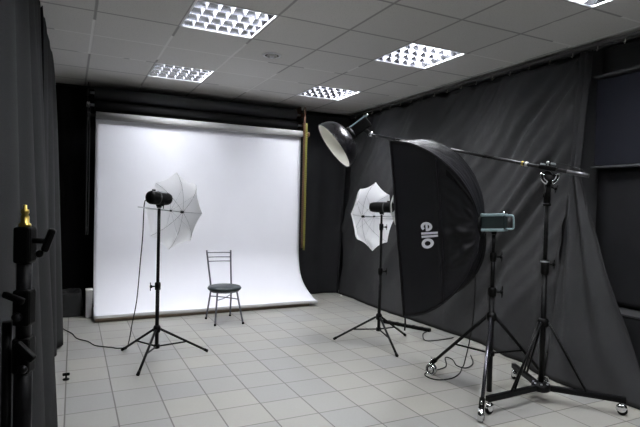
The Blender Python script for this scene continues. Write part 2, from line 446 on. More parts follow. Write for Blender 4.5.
# back wall cloths
def back_right(u, v):
    x = lerp(2.60, 3.80, u); z = lerp(.006, 2.64, v)
    y = 6.70 - .10 * smooth(.72, .98, u) * (1 - v * .4) + .02 * nz(x * 3, z * .8, 2) + .012 * math.sin(x * 21 + 2 * nz(x, z, 5))
    y -= .05 * (1 - v) ** 3
    x += .03 * (1 - v) ** 2 * u
    for zc in (1.02, 1.62, 2.1): y -= .004 * math.exp(-((z - zc) / .012) ** 2)
    if x > 3.56 : x = min(x, lerp(3.60, 3.78, v ** 1.2))
    return V((x, y, z))
tag(MB().grid(back_right, 60, 90).build('curtain', M['back_cloth'], None, solid=.004), 'black cloth on the back wall between the white backdrop and the corner', 'curtain')
def back_left(u, v):
    x = lerp(-.17, 2.55, u); z = lerp(.006, 2.65, v)
    return V((x, 6.74 + .018 * math.sin(x * 26 + 2 * nz(x * 2, z, 1)) + .02 * nz(x * 4, z * .6, 6) - .06 * (1 - v) ** 4, z))
tag(MB().grid(back_left, 120, 40).build('curtain', M['fabric'], None, solid=.004), 'deep black velvet drape on the back wall left of and behind the white backdrop', 'curtain')

# left curtains: near, far, and the part reaching the back wall
def left_near(u, v):
    y = lerp(1.55, 4.02, u); z = lerp(.008, 2.66, v)
    xb = interp([(1.55, -.20), (3.15, -.065), (4.02, -.135)], y)
    x = lerp(-.215, xb, (1 - v) ** 1.0)
    L = y * 1.0
    x += (.020 + .014 * (1 - v)) * (math.sin(L * 13 + 1.4 * nz(L, z * .5, 12)) + .6 * nz(L * 5, z * .4, 3))
    x += .02 * smooth(.8, 1, u) * (1 - v)
    return V((x, y, z))
tag(MB().grid(left_near, 140, 40).build('curtain', M['cloth_left'], None, solid=.004), 'dark grey curtain filling the left edge behind the brass-tipped stand', 'curtain')
def left_far(u, v):
    y = lerp(4.04, 5.12, u); z = lerp(.022, 2.655, v)
    x = lerp(-.195, lerp(-.170, -.035, u ** 1.3), (1 - v) ** .42)
    L = y
    x += (.016 + .010 * (1 - v)) * (math.sin(L * 19 + .9 + 1.1 * nz(L, z * .5, 2)) + .5 * nz(L * 5, z * .4, 8))
    return V((x, y, z))
tag(MB().grid(left_far, 90, 40).build('curtain', M['cloth_left'], None, solid=.004), 'dark grey pleated curtain at left whose hem ends beside the floor cable', 'curtain')
def left_end(u, v):
    y = lerp(5.16, 6.66, u); z = lerp(.01, 2.655, v)
    return V((-.225 + .015 * math.sin(y * 15 + nz(y, z, 4)) + .01 * nz(y * 4, z, 1), y, z))
tag(MB().grid(left_end, 80, 30).build('curtain', M['cloth_left'], None, solid=.004), 'dark curtain running up to the back corner on the left, behind the pleated one', 'curtain')

# cloth heaped on the floor and white box end, left of the backdrop
def heap(u, v):
    a = u * 2 * PI; r = min(1, (1 - v) * 1.6); ca, sa = math.cos(a), math.sin(a)
    e = lambda q: math.copysign(abs(q) ** .45, q)
    x = .03 + .135 * e(ca) * r + .012 * nz(ca * 2, sa * 2, v * 4)
    y = 6.40 + .19 * e(sa) * r
    z = .004 + .262 * smooth(0, .42, v) - .04 * smooth(.4, 1, v) + .03 * nz(x * 9, y * 9, v * 5) * smooth(0, .2, v)
    k = 1 - .10 * smooth(0, .4, v)
    return V((.03 + (x - .03) * k, 6.40 + (y - 6.40) * k, max(.003, z)))
tag(MB().grid(heap, 48, 20).build('folded_cloth', M['cloth_left'], None), 'dark grey cloth heaped on the floor left of the white backdrop', 'cloth')
t = thing('cardboard_box', (.215, 6.17, 0), 'pale grey upright box half hidden behind the left edge of the white backdrop', 'box')
MB().box((.217, 6.17, .150), (.070, .12, .30), bev=.008).build('body', M['paper_edge'], t)
MB().box((.217, 6.17, .306), (.074, .124, .014), bev=.003).build('lid', M['cream'], t)

# ------------------------------------------------------------------ backdrop and rollers
BX0, BX1 = .262, 2.815
t = thing('paper_backdrop', (1.54, 6.26, 0), 'wide white seamless paper backdrop hanging from a roll and sweeping onto the floor', 'backdrop')
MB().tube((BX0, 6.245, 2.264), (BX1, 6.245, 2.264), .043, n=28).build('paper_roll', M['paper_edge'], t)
MB().tube((BX0 - .06, 6.245, 2.264), (BX0 + .02, 6.245, 2.264), .016).tube((BX1 - .02, 6.245, 2.264), (BX1 + .075, 6.245, 2.264), .016).build('core', M['blackroll'], t)
prof = [(6.290, 2.264)]
for k in range(1, 15): prof.append((6.289 - .012 * (k / 14), 2.272 - (2.272 - .72) * k / 14))
R0 = .60
for k in range(1, 21):
    a = k / 20 * math.radians(64); prof.append((6.277 - R0 * (1 - math.cos(a)) , .72 - (.645) * math.sin(a) / math.sin(math.radians(64))))
yl, zl = prof[-1]
prof += [(yl - .045, zl - .016), (yl - .075, zl - .022)]
def sheet(u, v):
    f = v * (len(prof) - 1); i = min(int(f), len(prof) - 2); k = f - i
    y = lerp(prof[i][0], prof[i + 1][0], k); z = lerp(prof[i][1], prof[i + 1][1], k)
    low = smooth(.55, 1, v)
    x = lerp(BX0, BX1, u) + .10 * low ** 1.6 * u * smooth(.6, 1, u) - .004 * low * (1 - u)
    y += .004 * nz(x * 1.2, z * 1.4, 2) * (1 - low)
    z += (.012 * nz(x * 1.6, y * 2, 5)) * low
    return V((x, y, max(.066, z)))
MB().grid(sheet, 60, 3 * (len(prof) - 1)).build('sheet', M['paper'], t, solid=.0022, offset=-1)
yl, zl = prof[-1]
lip = [(0, .002), (-.012, .003), (-.021, -.004), (-.026, -.016), (-.024, -.028)]
def lipf(u, v):
    f = v * (len(lip) - 1); i = min(int(f), len(lip) - 2); k = f - i
    y = yl + lerp(lip[i][0], lip[i + 1][0], k); z = max(.066, zl) + lerp(lip[i][1], lip[i + 1][1], k)
    x = lerp(BX0 - .004, BX1 + .10, u)
    z += .012 * nz(lerp(BX0, BX1, u) * 1.6, yl * 2, 5)
    return V((x, y, z))
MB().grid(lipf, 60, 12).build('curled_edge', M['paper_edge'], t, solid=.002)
MB().tube((BX0 + .005, yl - .010, .027), (BX1 - .02, yl + .022, .027), .025, n=18).build('bottom_tube', M['brown'], t)

def roller(y, z, r, m, label):
    t = thing('backdrop_roll', (1.54, y, z - r), label, 'backdrop roll', 'rolled dark backdrops')
    MB().tube((BX0 - .01, y, z), (BX1 - .01, y, z), r, n=26).build('roll', m, t)
    MB().tube((BX0 - .06, y, z), (BX0, y, z), .016).tube((BX1 - .02, y, z), (BX1 + .075, y, z), .016).build('core', M['dimsteel'], t)
roller(6.47, 2.555, .075, M['darkgrey'], 'thick dark grey backdrop roll, uppermost above the white paper roll')
roller(6.42, 2.405, .055, M['blackroll'], 'black backdrop roll directly above the white paper roll')
def bracket(x, m, label):
    t = thing('roller_bracket', (x, 6.5, 2.2), label, 'bracket')
    MB().box((x, 6.57, 2.44), (.010, .16, .48), bev=.003).build('plate', m, t)
    for y, z in ((6.245, 2.264), (6.42, 2.405), (6.47, 2.555)):
        MB().box((x, (y + 6.56) / 2 - .01, z - .02), (.010, 6.60 - y, .03), bev=.003).build('arm', m, t)
        MB().lathe([(.0001, -.016), (.030, -.016), (.034, -.008), (.026, 0), (.034, .008), (.030, .016), (.0001, .016)], (x, y, z), (1, 0, 0), n=20).build('chain_wheel', M['cream'] if (x < 1 and z < 2.5 and z > 2.3) else m, t)
bracket(BX0 - .075, M['blackroll'], 'black roller bracket at the top left corner of the white backdrop')
bracket(BX1 + .085, M['copper'], 'reddish brown roller bracket at the top right corner of the white backdrop')
def chain(x, y, z0, z1, w, m, label):
    mb = MB()
    pts = [(x - w, y, z0 + w), (x - w * .7, y, z0 + .3 * w), (x, y, z0), (x + w * .7, y, z0 + .3 * w), (x + w, y, z0 + w),
           (x + w, y, z1 - w), (x + w * .7, y, z1 - .3 * w), (x, y, z1), (x - w * .7, y, z1 - .3 * w), (x - w, y, z1 - w)]
    mb.path(pts, .006, n=7, sub=3, closed=True)
    z = z0 + w * 1.2
    while z < z1 - w:
        for s in (-1, 1): mb.lathe([(.0001, -.010), (.0085, -.004), (.0085, .004), (.0001, .010)], (x + s * w, y, z), n=6)
        z += .028
    return tag(mb.build('pull_chain', m, None), label, 'chain', 'roller pull chains')
chain(2.818, 6.18, .84, 2.50, .008, M['copper'], 'reddish brown pull chain hanging right beside the white backdrop edge')
chain(2.848, 6.18, .80, 2.30, .008, M['lime'], 'olive yellow pull chain loop, outer of the two beside the backdrop')
chain(.187, 6.245, 1.0, 2.296, .012, M['blackroll'], 'black pull chain hanging left of the white backdrop')

# ------------------------------------------------------------------ chair
cx, cy = 1.556, 5.448
t = thing('dining_chair', (cx, cy, 0), 'metal chair with round dark padded seat standing before the white backdrop', 'chair')
st = .385
FL, FR, BL, BR = V((1.41, 5.267, 0)), V((1.713, 5.248, 0)), V((1.399, 5.618, 0)), V((1.692, 5.672, 0))
s = MB()
s.lathe([(.0001, 0), (.150, 0), (.172, -.006), (.184, -.020), (.184, -.030), (.176, -.042), (.15, -.046), (.0001, -.046)], (cx, cy, st + .012), n=40)
s.build('seat', M['seat'], t)
MB().path([(cx + .155 * math.cos(a), cy + .155 * math.sin(a), st - .042) for a in [2 * PI * k / 16 for k in range(16)]], .008, n=8, sub=2, closed=True).build('seat_ring', M['legsteel'], t)
def chair_leg(f, pts):
    l = MB().path(pts, .0095, n=10, sub=5).build('leg', M['legsteel'], t)
    MB().lathe([(.0001, 0), (.0125, 0), (.013, .006), (.012, .022), (.0001, .022)], f, n=12).build('rubber_foot', M['plastic'], l)
tl, tr = V((1.404, 5.665, .772)), V((1.682, 5.665, .768))
chair_leg(FL, [FL + V((0, 0, .004)), FL.lerp(V((1.448, 5.34, st - .05)), .6), V((1.448, 5.34, st - .046))])
chair_leg(FR, [FR + V((0, 0, .004)), FR.lerp(V((1.666, 5.34, st - .05)), .6), V((1.666, 5.34, st - .046))])
chair_leg(BL, [BL + V((0, 0, .004)), V((1.425, 5.60, .2)), V((1.440, 5.595, .36)), V((1.424, 5.63, .56)), tl])
chair_leg(BR, [BR + V((0, 0, .004)), V((1.683, 5.62, .2)), V((1.678, 5.60, .36)), V((1.680, 5.635, .56)), tr])
for z in (.742, .692, .645):
    k = (z - .40) / .37
    a = V((1.438, 5.60, .40)).lerp(tl, k); b = V((1.678, 5.605, .40)).lerp(tr, k)
    MB().path([a, a.lerp(b, .5) + V((0, .022, 0)), b], .0055, n=8, sub=8).build('back_rail', M['legsteel'], t)
zb = .262
for a, b in ((V((1.436, 5.318, zb)), V((1.680, 5.606, zb + .004))), (V((1.678, 5.310, zb)), V((1.432, 5.600, zb)))):
    MB().path([a, a.lerp(b, .5) + V((0, 0, -.012 if a.x < 1.5 else .004)), b], .0055, n=8, sub=6).build('cross_brace', M['legsteel'], t)

# ------------------------------------------------------------------ stands
def knob(c, d, r=.012, l=.035, m=None, parent=None):
    d = V(d).normalized(); c = V(c); p = c + d * l
    s = d.cross(V((0, 0, 1))).normalized() if abs(d.z) < .9 else V((1, 0, 0))
    up = s.cross(d)
    mb = MB().tube(c, p, r * .45, n=10).lathe([(.0001, 0), (r * .9, .001), (r, .005), (r, .012), (r * .85, .016), (.0001, .016)], p - d * .004, d, n=14)
    for sg in (-1, 1):
        mb.box(p + d * .010 + up * (sg * r * 1.5), (r * .5, r * .5, r * 2.2), bev=r * .12, rot=Matrix((s, d, up)).transposed())
    return mb.build('knob', m or M['plastic'], parent)
def light_stand(c, feet, zc, zb, ztop, rad, label, sections, wheel=0.0, bottom=None, legmat=None, name='light_stand', kdir=(1, -.3, 0)):
    c = V((c[0], c[1], 0))
    t = thing(name, c, label, 'light stand')
    zlow = bottom if bottom is not None else zb - .015
    zs = [zlow] + list(sections) + [ztop]
    for k in range(len(zs) - 1):
        r = rad * (1 - .17 * k)
        MB().tube(c + V((0, 0, zs[k])), c + V((0, 0, zs[k + 1])), r, n=18).build('tube', M['black'], t)
        if k < len(zs) - 2:
            z = zs[k + 1]
            q = MB().lathe([(r * .9, -.045), (r * 1.45, -.042), (r * 1.55, -.01), (r * 1.55, .012), (r * 1.2, .02), (r * .7, .02)], c + V((0, 0, z)), n=20).build('collar', M['plastic'], t)
            knob(c + V((0, 0, z - .012)) + V(kdir).normalized() * r * 1.3, kdir, r * .85, r * 2, parent=q)
    MB().lathe([(rad, -.030), (rad * 1.7, -.030), (rad * 1.9, -.012), (rad * 1.9, .014), (rad * 1.4, .028), (rad, .03)], c + V((0, 0, zc)), n=20).build('leg_hub', M['plastic'], t)
    MB().lathe([(rad, -.016), (rad * 1.6, -.016), (rad * 1.6, .014), (rad, .016)], c + V((0, 0, zb)), n=20).build('brace_hub', M['plastic'], t)
    for k, f in enumerate(feet):
        f = V((f[0], f[1], 0)); d = (f - c); d.z = 0; d.normalize(); sd = V((-d.y, d.x, 0))
        top = c + d * rad * 1.9 + V((0, 0, zc - .006)); bot = f + V((0, 0, .012 + wheel))
        lm = legmat.get(k, M['black']) if legmat else M['black']
        leg = MB().tube(top, bot, rad * .66, n=12).build('leg', lm, t)
        if wheel:
            ax = sd; w = f + V((0, 0, wheel * .5))
            MB().tube(bot - (top - bot).normalized() * -.06, bot, rad * .95, n=14).build('leg_sleeve', M['plastic'], leg)
            MB().lathe([(.0001, -.011), (wheel * .40, -.011), (wheel * .5, -.007), (wheel * .5, .007), (wheel * .40, .011), (.0001, .011)], w, ax, n=24) \
                .build('caster_wheel', M['plastic'], leg)
            MB().lathe([(.0001, -.016), (wheel * .22, -.015), (wheel * .36, -.012), (wheel * .36, .012), (wheel * .22, .015), (.0001, .016)], w, ax, n=20) \
                .lathe([(wheel * .62, -.017), (wheel * .64, 0), (wheel * .62, .017), (wheel * .56, .017), (wheel * .56, -.017), (wheel * .62, -.017)], w + V((0, 0, wheel * .05)), ax, n=24) \
                .tube(w + V((0, 0, wheel * .6)), w + V((0, 0, wheel + .02)), .006).build('caster_fork', M['chrome'], leg)
        else:
            e = (bot - top).normalized()
            MB().tube(bot - e * .03, bot + e * .006, rad * .8, rad * .85, n=12).build('foot_tip', M['plastic'], leg)
        p = top.lerp(bot, .56)
        MB().box((p + c + V((0, 0, zb)) + d * rad) / 2, (rad * .7, (p - c - V((0, 0, zb)) - d * rad).length, .012),
                 rot=Matrix((sd, (p - c - V((0, 0, zb)) - d * rad).normalized(), sd.cross((p - c - V((0, 0, zb)) - d * rad).normalized()))).transposed(), bev=.0015).build('brace', M['black'], t)
    return t
S1 = V((.672, 4.342, 0)); S2 = V((2.67, 4.04, 0)); S3 = V((2.694, 2.642, 0))
light_stand(S1, [(.437, 4.680), (1.104, 4.375), (.482, 3.963)], .252, .105, 1.255, .0155,
            'black tripod light stand in front of the left half of the white backdrop', [.62], legmat={2: M['black']}, kdir=(-1, -.2, 0))
light_stand(S2, [(2.335, 4.312), (2.59, 3.619), (3.084, 4.18)], .262, .14, 1.235, .0155,
            'black tripod light stand by the back right curtain, left of the softbox', [.707, 1.13], kdir=(1, -.4, 0))
light_stand(S3, [(2.582, 3.145), (2.308, 2.322), (3.195, 2.60)], .555, .293, 1.135, .0185,
            'black wheeled light stand holding the big softbox', [.742, .99], wheel=.072, bottom=.02,
            legmat={1: mat('shiny_dark_grey', (.10, .10, .115), .25, .8)}, kdir=(1, -.5, 0))  # front leg gets a lighter, glossier metal than the other two

def flash_head(base, ax, L, r, label, body_m, trim_m, style, zoff):
    """monolight: base = pole top, ax = axis from back to front, zoff = height of axis above pole top"""
    a = V(ax).normalized(); b = V(base); s = a.cross(V((0, 0, 1))).normalized(); u = s.cross(a)
    t = thing('flash_head', b, label, 'studio light')
    m = b + V((0, 0, zoff))
    Rm = Matrix((s, a, u)).transposed()
    if style == 'round':
        MB().lathe([(.0001, -L * .5), (r * .55, -L * .5), (r * .86, -L * .465), (r, -L * .38), (r, -L * .1), (r * .985, -L * .08), (r * .985, L * .24), (r * .93, L * .38), (r * .80, L * .47), (r * .5, L * .5), (.0001, L * .5)], m, a, n=32).build('body', body_m, t)
        MB().lathe([(r * 1.0, -L * .13), (r * 1.035, -L * .12), (r * 1.035, -L * .09), (r * 1.0, -L * .08)], m, a, n=32).build('band', M['darkgrey'], t)
        MB().box(m + u * (r * .9) + s * (r * .42) + a * (L * .10), (.004, L * .26, .018), rot=Matrix((u.lerp(s, .5).normalized(), a, (u.lerp(s, .5).normalized()).cross(a))).transposed(), bev=.001).build('name_strip', M['dimsteel'], t)
        MB().box(m + u * (r + .004) - a * (L * .28), (.014, .03, .016), rot=Rm, bev=.003).build('socket', M['plastic'], t)
    else:
        MB().box(m, (r * 1.75, L * .86, r * 1.85), rot=Rm, bev=r * .22).build('body', body_m, t)
        for sg in (1, -1):
            MB().box(m + u * (sg * r * .82) + a * (L * .0), (r * 1.86, L * .84, r * .32), rot=Rm, bev=r * .08).build('side_rail', trim_m, t)
        MB().lathe([(.0001, L * .40), (r * .9, L * .40), (r * 1.02, L * .42), (r * 1.02, L * .49), (r * .85, L * .5), (.0001, L * .5)], m, a, n=28).build('front_collar', M['black'], t)
        q = m - a * (L * .43)
        MB().path([q + u * (r * .72) + s * 0, q + u * (r * .72) - a * .038, q + u * (r * .5) - a * .05, q - u * (r * .5) - a * .05, q - u * (r * .72) - a * .038, q - u * (r * .72)], .007, n=8, sub=4).build('handle', trim_m, t)
        MB().ball(m + u * (r * 1.0) - a * (L * .36), .013).build('top_knob', M['chrome'], t)
    # tilt yoke down to the pole
    z0 = zoff - r * .9
    MB().tube(b + V((0, 0, .002)), b + V((0, 0, max(.02, z0 * .7))), .019, n=16).box(b + V((0, 0, z0 * .85)), (.034, .040, max(.02, z0 * .9)), rot=Matrix((s, V((a.x, a.y, 0)).normalized(), V((0, 0, 1)))).transposed(), bev=.004).build('yoke', M['plastic'], t)
    q = b + V((0, 0, .03)) + s * .018
    knob(q, s, .013, .02, parent=t)
    return t
A1 = V((.817, .571, -.085)).normalized()
flash_head(S1 + V((0, 0, 1.256)), V((.82, .57, -.06)), .225, .056, 'black flash head with a white umbrella in front of the white backdrop', M['plastic'], M['black'], 'round', .083)
A2 = V((-.349, .937, -.04)).normalized()
h2 = flash_head(S2 + V((0, 0, 1.236)), V((-.60, .80, -.01)), .24, .050, 'black flash head with white umbrella against the dark curtain, left of the softbox', M['plastic'], M['black'], 'round', .070)
a2 = V((-.60, .80, -.01)).normalized(); m2 = S2 + V((0, 0, 1.236 + .070))
def crump(u, v):
    p = u * 2 * PI; s = a2.cross(V((0, 0, 1))).normalized(); up = s.cross(a2)
    r = lerp(.052, .165, v ** .8) * (1 + .05 * math.sin(p * 9) * v)
    return m2 - a2 * (.100 + .055 * v) + s * (r * math.cos(p)) + up * (r * math.sin(p))
MB().grid(crump, 54, 8).build('silver_reflector', M['silver'], h2, solid=.0015)

def umbrella(hub, ax, R_, depth, shaft_back, roll, label, ):
    """ax: from the shaft end through the hub (dome points along ax)"""
    a = V(ax).normalized(); s = a.cross(V((0, 0, 1))).normalized(); u = s.cross(a); hub = V(hub)
    t = thing('photo_umbrella', hub, label, 'umbrella')
    n = 8; NS = 10
    def rib(k, q):                       # q: 0 hub .. 1 rim
        p = 2 * PI * k / n + roll; th = q * math.radians(68)
        Rs = R_ / math.sin(math.radians(68)); r = Rs * math.sin(th); h = depth * (1 - math.cos(th)) / (1 - math.cos(math.radians(68)))
        return hub + s * (r * math.cos(p)) + u * (r * math.sin(p)) - a * h
    def cloth(g, q):
        k = g * n; i = int(math.floor(k)) % n; f = k - math.floor(k)
        A, B = rib(i, q), rib(i + 1, q); p = A.lerp(B, f)
        sag = 4 * f * (1 - f)
        cen = hub - a * ((p - hub).dot(-a))
        p = cen + (p - cen) * (1 - .055 * sag * q ** 2)
        return p
    MB().grid(lambda g, q: cloth(g, max(q, .012)), n * 6, NS).build('canopy', M['umb'], t)
    for k in range(n):
        MB().path([rib(k, q) - a * .004 for q in (.03, .25, .5, .75, .96)], .0010, n=6, sub=3).build('rib', M['darkgrey'], t)
        p0 = hub - a * .15; p1 = rib(k, .5) - a * .006
        MB().tube(p0 + (p1 - p0).normalized() * .006, p1, .0010, n=6).build('stretcher', M['dimsteel'], t)
    MB().tube(hub + a * .03, hub - a * shaft_back, .0042, n=10).build('shaft', M['dimsteel'], t)
    MB().lathe([(.0042, -.010), (.008, -.010), (.008, .008), (.0042, .010)], hub - a * .15, a, n=14).lathe([(.0042, -.03), (.012, -.028), (.012, 0), (.006, .012), (.0042, .014)], hub - a * .002, a, n=14).build('runner', M['plastic'], t)
    return t
umbrella((.905, 4.520, 1.222), A1, .335, .13, .505, -.03, 'white translucent umbrella open in front of the white backdrop, on the left stand', )
umbrella((2.595, 4.277, 1.210), A2, .335, .15, .43, -.09, 'white translucent umbrella glowing against the dark curtain beside the softbox', )

# ------------------------------------------------------------------ softbox
ring = V((2.655, 2.722, 1.202)); ang, tilt, roll_ = .50, .050, .135
d = V((-math.sin(ang) * math.cos(tilt), math.cos(ang) * math.cos(tilt), -math.sin(tilt)))
n0 = V((-math.cos(ang), -math.sin(ang), 0)); u0 = n0.cross(d)
if u0.z < 0: u0 = -u0
nn = n0 * math.cos(roll_) - u0 * math.sin(roll_); uu = u0 * math.cos(roll_) + n0 * math.sin(roll_)
LB, WB, HB = .55, .25, .655
def prof_q(s, r0, r1): return r0 + (r1 - r0) * max(0, 1 - (1 - s) ** 1.85) ** (1 / 1.85)
def sbp(s, side, v, off=0.0):
    """surface of the softbox: s 0 at the ring..1 at the rim, side 0 near 1 top 2 far 3 bottom, v -1..1 across"""
    q = 1 - (1 - s) ** 2 * 1.0
    w = prof_q(s, .066, WB); h = prof_q(s, .066, HB)
    dip = .030 * (1 - v * v) * math.sin(PI * min(1, s * 1.0)) ** .8
    if side in (0, 2):
        sg = 1 if side == 0 else -1
        wr = .030 * nz(s * 6 + v * 3, v * 8 - s * 5, 3 + side) * (1 - smooth(.36, .46, s)) * smooth(.02, .12, s) + .004 * nz(s * 4, v * 3, 8) - .012 * math.exp(-((s - .43) / .02) ** 2)
        edge = (1 - v ** 6)
        return ring + d * (LB * s) + nn * (sg * (w - dip + wr * edge + off)) + uu * (v * h)
    sg = 1 if side == 1 else -1
    wr = .012 * nz(s * 8, v * 4, 6 + side) * (1 - v ** 4)
    return ring + d * (LB * s) + uu * (sg * (h - dip * .7 + wr + off)) + nn * (v * w)
t = thing('softbox', tuple(ring), 'large black rectangular softbox with white lettering, pointed at the backdrop', 'softbox')
shell = MB()
ss = lambda q: 1 - math.cos(q * PI / 2)          # finer steps near the ring
for side in range(4): shell.grid(lambda a_, b_: sbp(ss(a_), side, 2 * b_ - 1), 36, 36)
shell.build('shell', M['soft'], t, solid=.003, offset=0)
rim = MB()
C4 = [ring + d * LB + nn * (a_ * WB) + uu * (b_ * HB) for a_, b_ in ((1, 1), (1, -1), (-1, -1), (-1, 1))]
for k in range(4): rim.path([C4[k], C4[(k + 1) % 4]], .006, n=8, sub=1)
rim.build('rim_piping', M['soft'], t)
MB().grid(lambda a_, b_: ring + d * (LB - .025 - .01 * (1 - (2 * a_ - 1) ** 2)) + nn * ((2 * a_ - 1) * (WB - .006)) + uu * ((2 * b_ - 1) * (HB - .006)), 16, 24).build('diffuser', M['diffuser'], t)
MB().path([sbp(.43 - .02 * (v_ / 1.0), 0, v_, .003) for v_ in [-.97 + 1.94 * k / 16 for k in range(17)]], .006, n=6, sub=2).build('seam', M['soft'], t)
for a_, b_ in ((1, 1), (1, -1), (-1, 1), (-1, -1)):
    MB().path([ring + d * (LB * s_) + nn * (a_ * prof_q(s_, .068, WB + .001)) + uu * (b_ * prof_q(s_, .068, HB + .001)) for s_ in (.0, .01, .03, .07, .13, .22, .35, .5, .7, .9, .99)], .005, n=8, sub=3).build('rod_sleeve', M['soft'], t)
MB().lathe([(.05, -.012), (.080, -.012), (.086, 0), (.080, .02), (.06, .022), (.05, .0), (.05, -.012)], ring, d, n=32).build('speed_ring', M['black'], t)
sp = sbp(.98, 0, -.995)
MB().path([sp, sp + V((.004, 0, -.05)), sp + V((.002, .002, -.11))], .006, n=6, sub=3).build('strap', M['soft'], t)
# dark cooling slit on the top panel
sl = MB()
sl.grid(lambda a_, b_: sbp(lerp(.03, .30, a_), 0, lerp(.86, .96, b_) - .05 + .01 * nz(a_ * 5, b_, 2), .006 + .008 * math.sin(PI * a_)), 14, 4)
sl.build('vent_flap', M['fabric'], t, solid=.002)
# lettering: each letter a flat outline laid on the near panel, running top to bottom
LH = .0  # filled below
def panel_pt(x, y, off):      # x along text (downwards), y across (towards the ring); metres from the text start
    s_ = SX0 - y / LB / .92; v_ = VZ0 - x / HB
    return sbp(s_, 0, v_, off)
SX0, VZ0 = .675, .090
def ringletter(x0, gap):
    rO, rI = .036, .017; cxx, cyy = x0 + .036, .033
    mb = MB(); N = 40
    a0, a1 = (0, 2 * PI) if not gap else (-.18 , 2 * PI - .62)
    outer, inner = [], []
    for k in range(N + 1):
        q = a0 + (a1 - a0) * k / N
        outer.append((cxx + rO * math.cos(q + PI * 0) , cyy + rO * math.sin(q))); inner.append((cxx + rI * math.cos(q), cyy + rI * math.sin(q)))
    for lay, o in ((0, .0035),):
        vs = [panel_pt(p[0], p[1], o) for p in outer] + [panel_pt(p[0], p[1], o) for p in inner]
        mb.add(vs, [[k, k + 1, N + 2 + k, N + 1 + k] for k in range(N)])
    return mb
def bar(mb, xa, xb, ya, yb):
    n_ = 6; vs = []
    for k in range(n_ + 1):
        y = lerp(ya, yb, k / n_); vs += [panel_pt(xa, y, .0036), panel_pt(xb, y, .0036)]
    mb.add(vs, [[2 * k, 2 * k + 1, 2 * k + 3, 2 * k + 2] for k in range(n_)]); return mb
# e: mouth opens at the lower right of the letter
def letter_e(x0):
    rO, rI = .037, .0185; cx_, cy_ = x0 + .037, .035; mb = MB(); N = 44
    a0, a1 = 0.0, 2 * PI - .75
    vs = []
    for k in range(N + 1):
        q = a0 + (a1 - a0) * k / N
        vs += [panel_pt(cx_ + rO * math.cos(q), cy_ + rO * math.sin(q), .0035), panel_pt(cx_ + rI * math.cos(q), cy_ + rI * math.sin(q), .0035)]
    mb.add(vs, [[2 * k, 2 * k + 1, 2 * k + 3, 2 * k + 2] for k in range(N)])
    n_ = 6; vs = []
    for k in range(n_ + 1):
        x = lerp(cx_ - rI * 1.02, cx_ + rO * .985, k / n_); vs += [panel_pt(x, cy_ - .006, .0037), panel_pt(x, cy_ + .008, .0037)]
    mb.add(vs, [[2 * k, 2 * k + 1, 2 * k + 3, 2 * k + 2] for k in range(n_)])
    return mb
def letter_o(x0):
    rO, rI = .040, .019; cx_, cy_ = x0 + .040, .035; mb = MB(); N = 44; vs = []
    for k in range(N + 1):
        q = 2 * PI * k / N
        vs += [panel_pt(cx_ + rO * math.cos(q), cy_ + rO * math.sin(q), .0035), panel_pt(cx_ + rI * math.cos(q), cy_ + rI * math.sin(q), .0035)]
    return mb.add(vs, [[2 * k, 2 * k + 1, 2 * k + 3, 2 * k + 2] for k in range(N)])
for mb in (letter_e(0), bar(MB(), .082, .099, -.002, .104), bar(MB(), .108, .125, -.002, .104), letter_o(.132)):
    mb.build('letter', M['lace'], t, solid=.0012)['label'] = 'white printed letter'

# flash head behind the softbox, on the wheeled stand
flash_head(S3 + V((0, 0, 1.136)), d, .19, .064, 'teal-grey flash head with a rear handle, fixed behind the softbox', M['tealdark'], M['teal'], 'square', .086)

# ------------------------------------------------------------------ boom stand
Bc = V((2.93, 2.402, 0)); PIV = Bc + V((.0, 0, 1.605))
t = thing('boom_stand', Bc, 'heavy black boom stand on three chrome casters with a long tilted arm', 'boom stand')
boomfeet = [V((2.434, 2.382, 0)), V((3.233, 2.022, 0)), V((3.114, 2.801, 0))]
MB().lathe([(.0001, .075), (.052, .075), (.062, .082), (.062, .118), (.05, .128), (.03, .135), (.0001, .135)], Bc, n=28).build('base_hub', M['black'], t)
for k in range(7):
    a = 2 * PI * k / 7 + .3; MB().lathe([(.0001, 0), (.008, 0), (.007, .007), (.0001, .008)], Bc + V((.048 * math.cos(a), .048 * math.sin(a), .126)), n=10).build('bolt', M['dimsteel'], t)
for f in boomfeet:
    dd = (f - Bc); L = dd.length; dd.normalize(); sd = V((-dd.y, dd.x, 0)); Rm = Matrix((sd, dd, V((0, 0, 1)))).transposed()
    leg = MB().box(Bc + dd * (L * .5 + .035) + V((0, 0, .10)), (.034, L - .03, .036), rot=Rm, bev=.004).build('leg', M['black'], t)
    w = f + dd * .0 + V((0, 0, .030))
    MB().lathe([(.0001, -.014), (.024, -.014), (.030, -.009), (.030, .009), (.024, .014), (.0001, .014)], w, sd, n=24).build('caster_wheel', M['plastic'], leg)
    MB().lathe([(.0001, -.020), (.016, -.019), (.028, -.013), (.033, 0), (.028, .013), (.016, .019), (.0001, .020)], w + V((0, 0, .014)) - dd * .004, sd, n=22).tube(w + V((0, 0, .03)), w + V((0, 0, .056)), .010).build('caster_hood', M['chrome'], leg)
    p0 = Bc + dd * .034 + V((0, 0, .548)); p1 = Bc + dd * (L * .56) + V((0, 0, .118))
    for sg in (-1, 1):
        MB().tube(p0 + sd * (.012 * sg), p1 + sd * (.012 * sg) + dd * (.032 * sg if f is boomfeet[0] else 0), .0075, n=10).build('strut', M['black'], t)
MB().lathe([(.019, -.03), (.034, -.03), (.038, -.015), (.038, .012), (.03, .026), (.019, .028)], Bc + V((0, 0, .548)), n=22).build('strut_collar', M['plastic'], t)
MB().tube(Bc + V((0, 0, .12)), Bc + V((0, 0, .93)), .0185, n=20).build('lower_tube', M['black'], t)
MB().tube(Bc + V((0, 0, .93)), Bc + V((0, 0, 1.42)), .0145, n=20).build('upper_tube', M['black'], t)
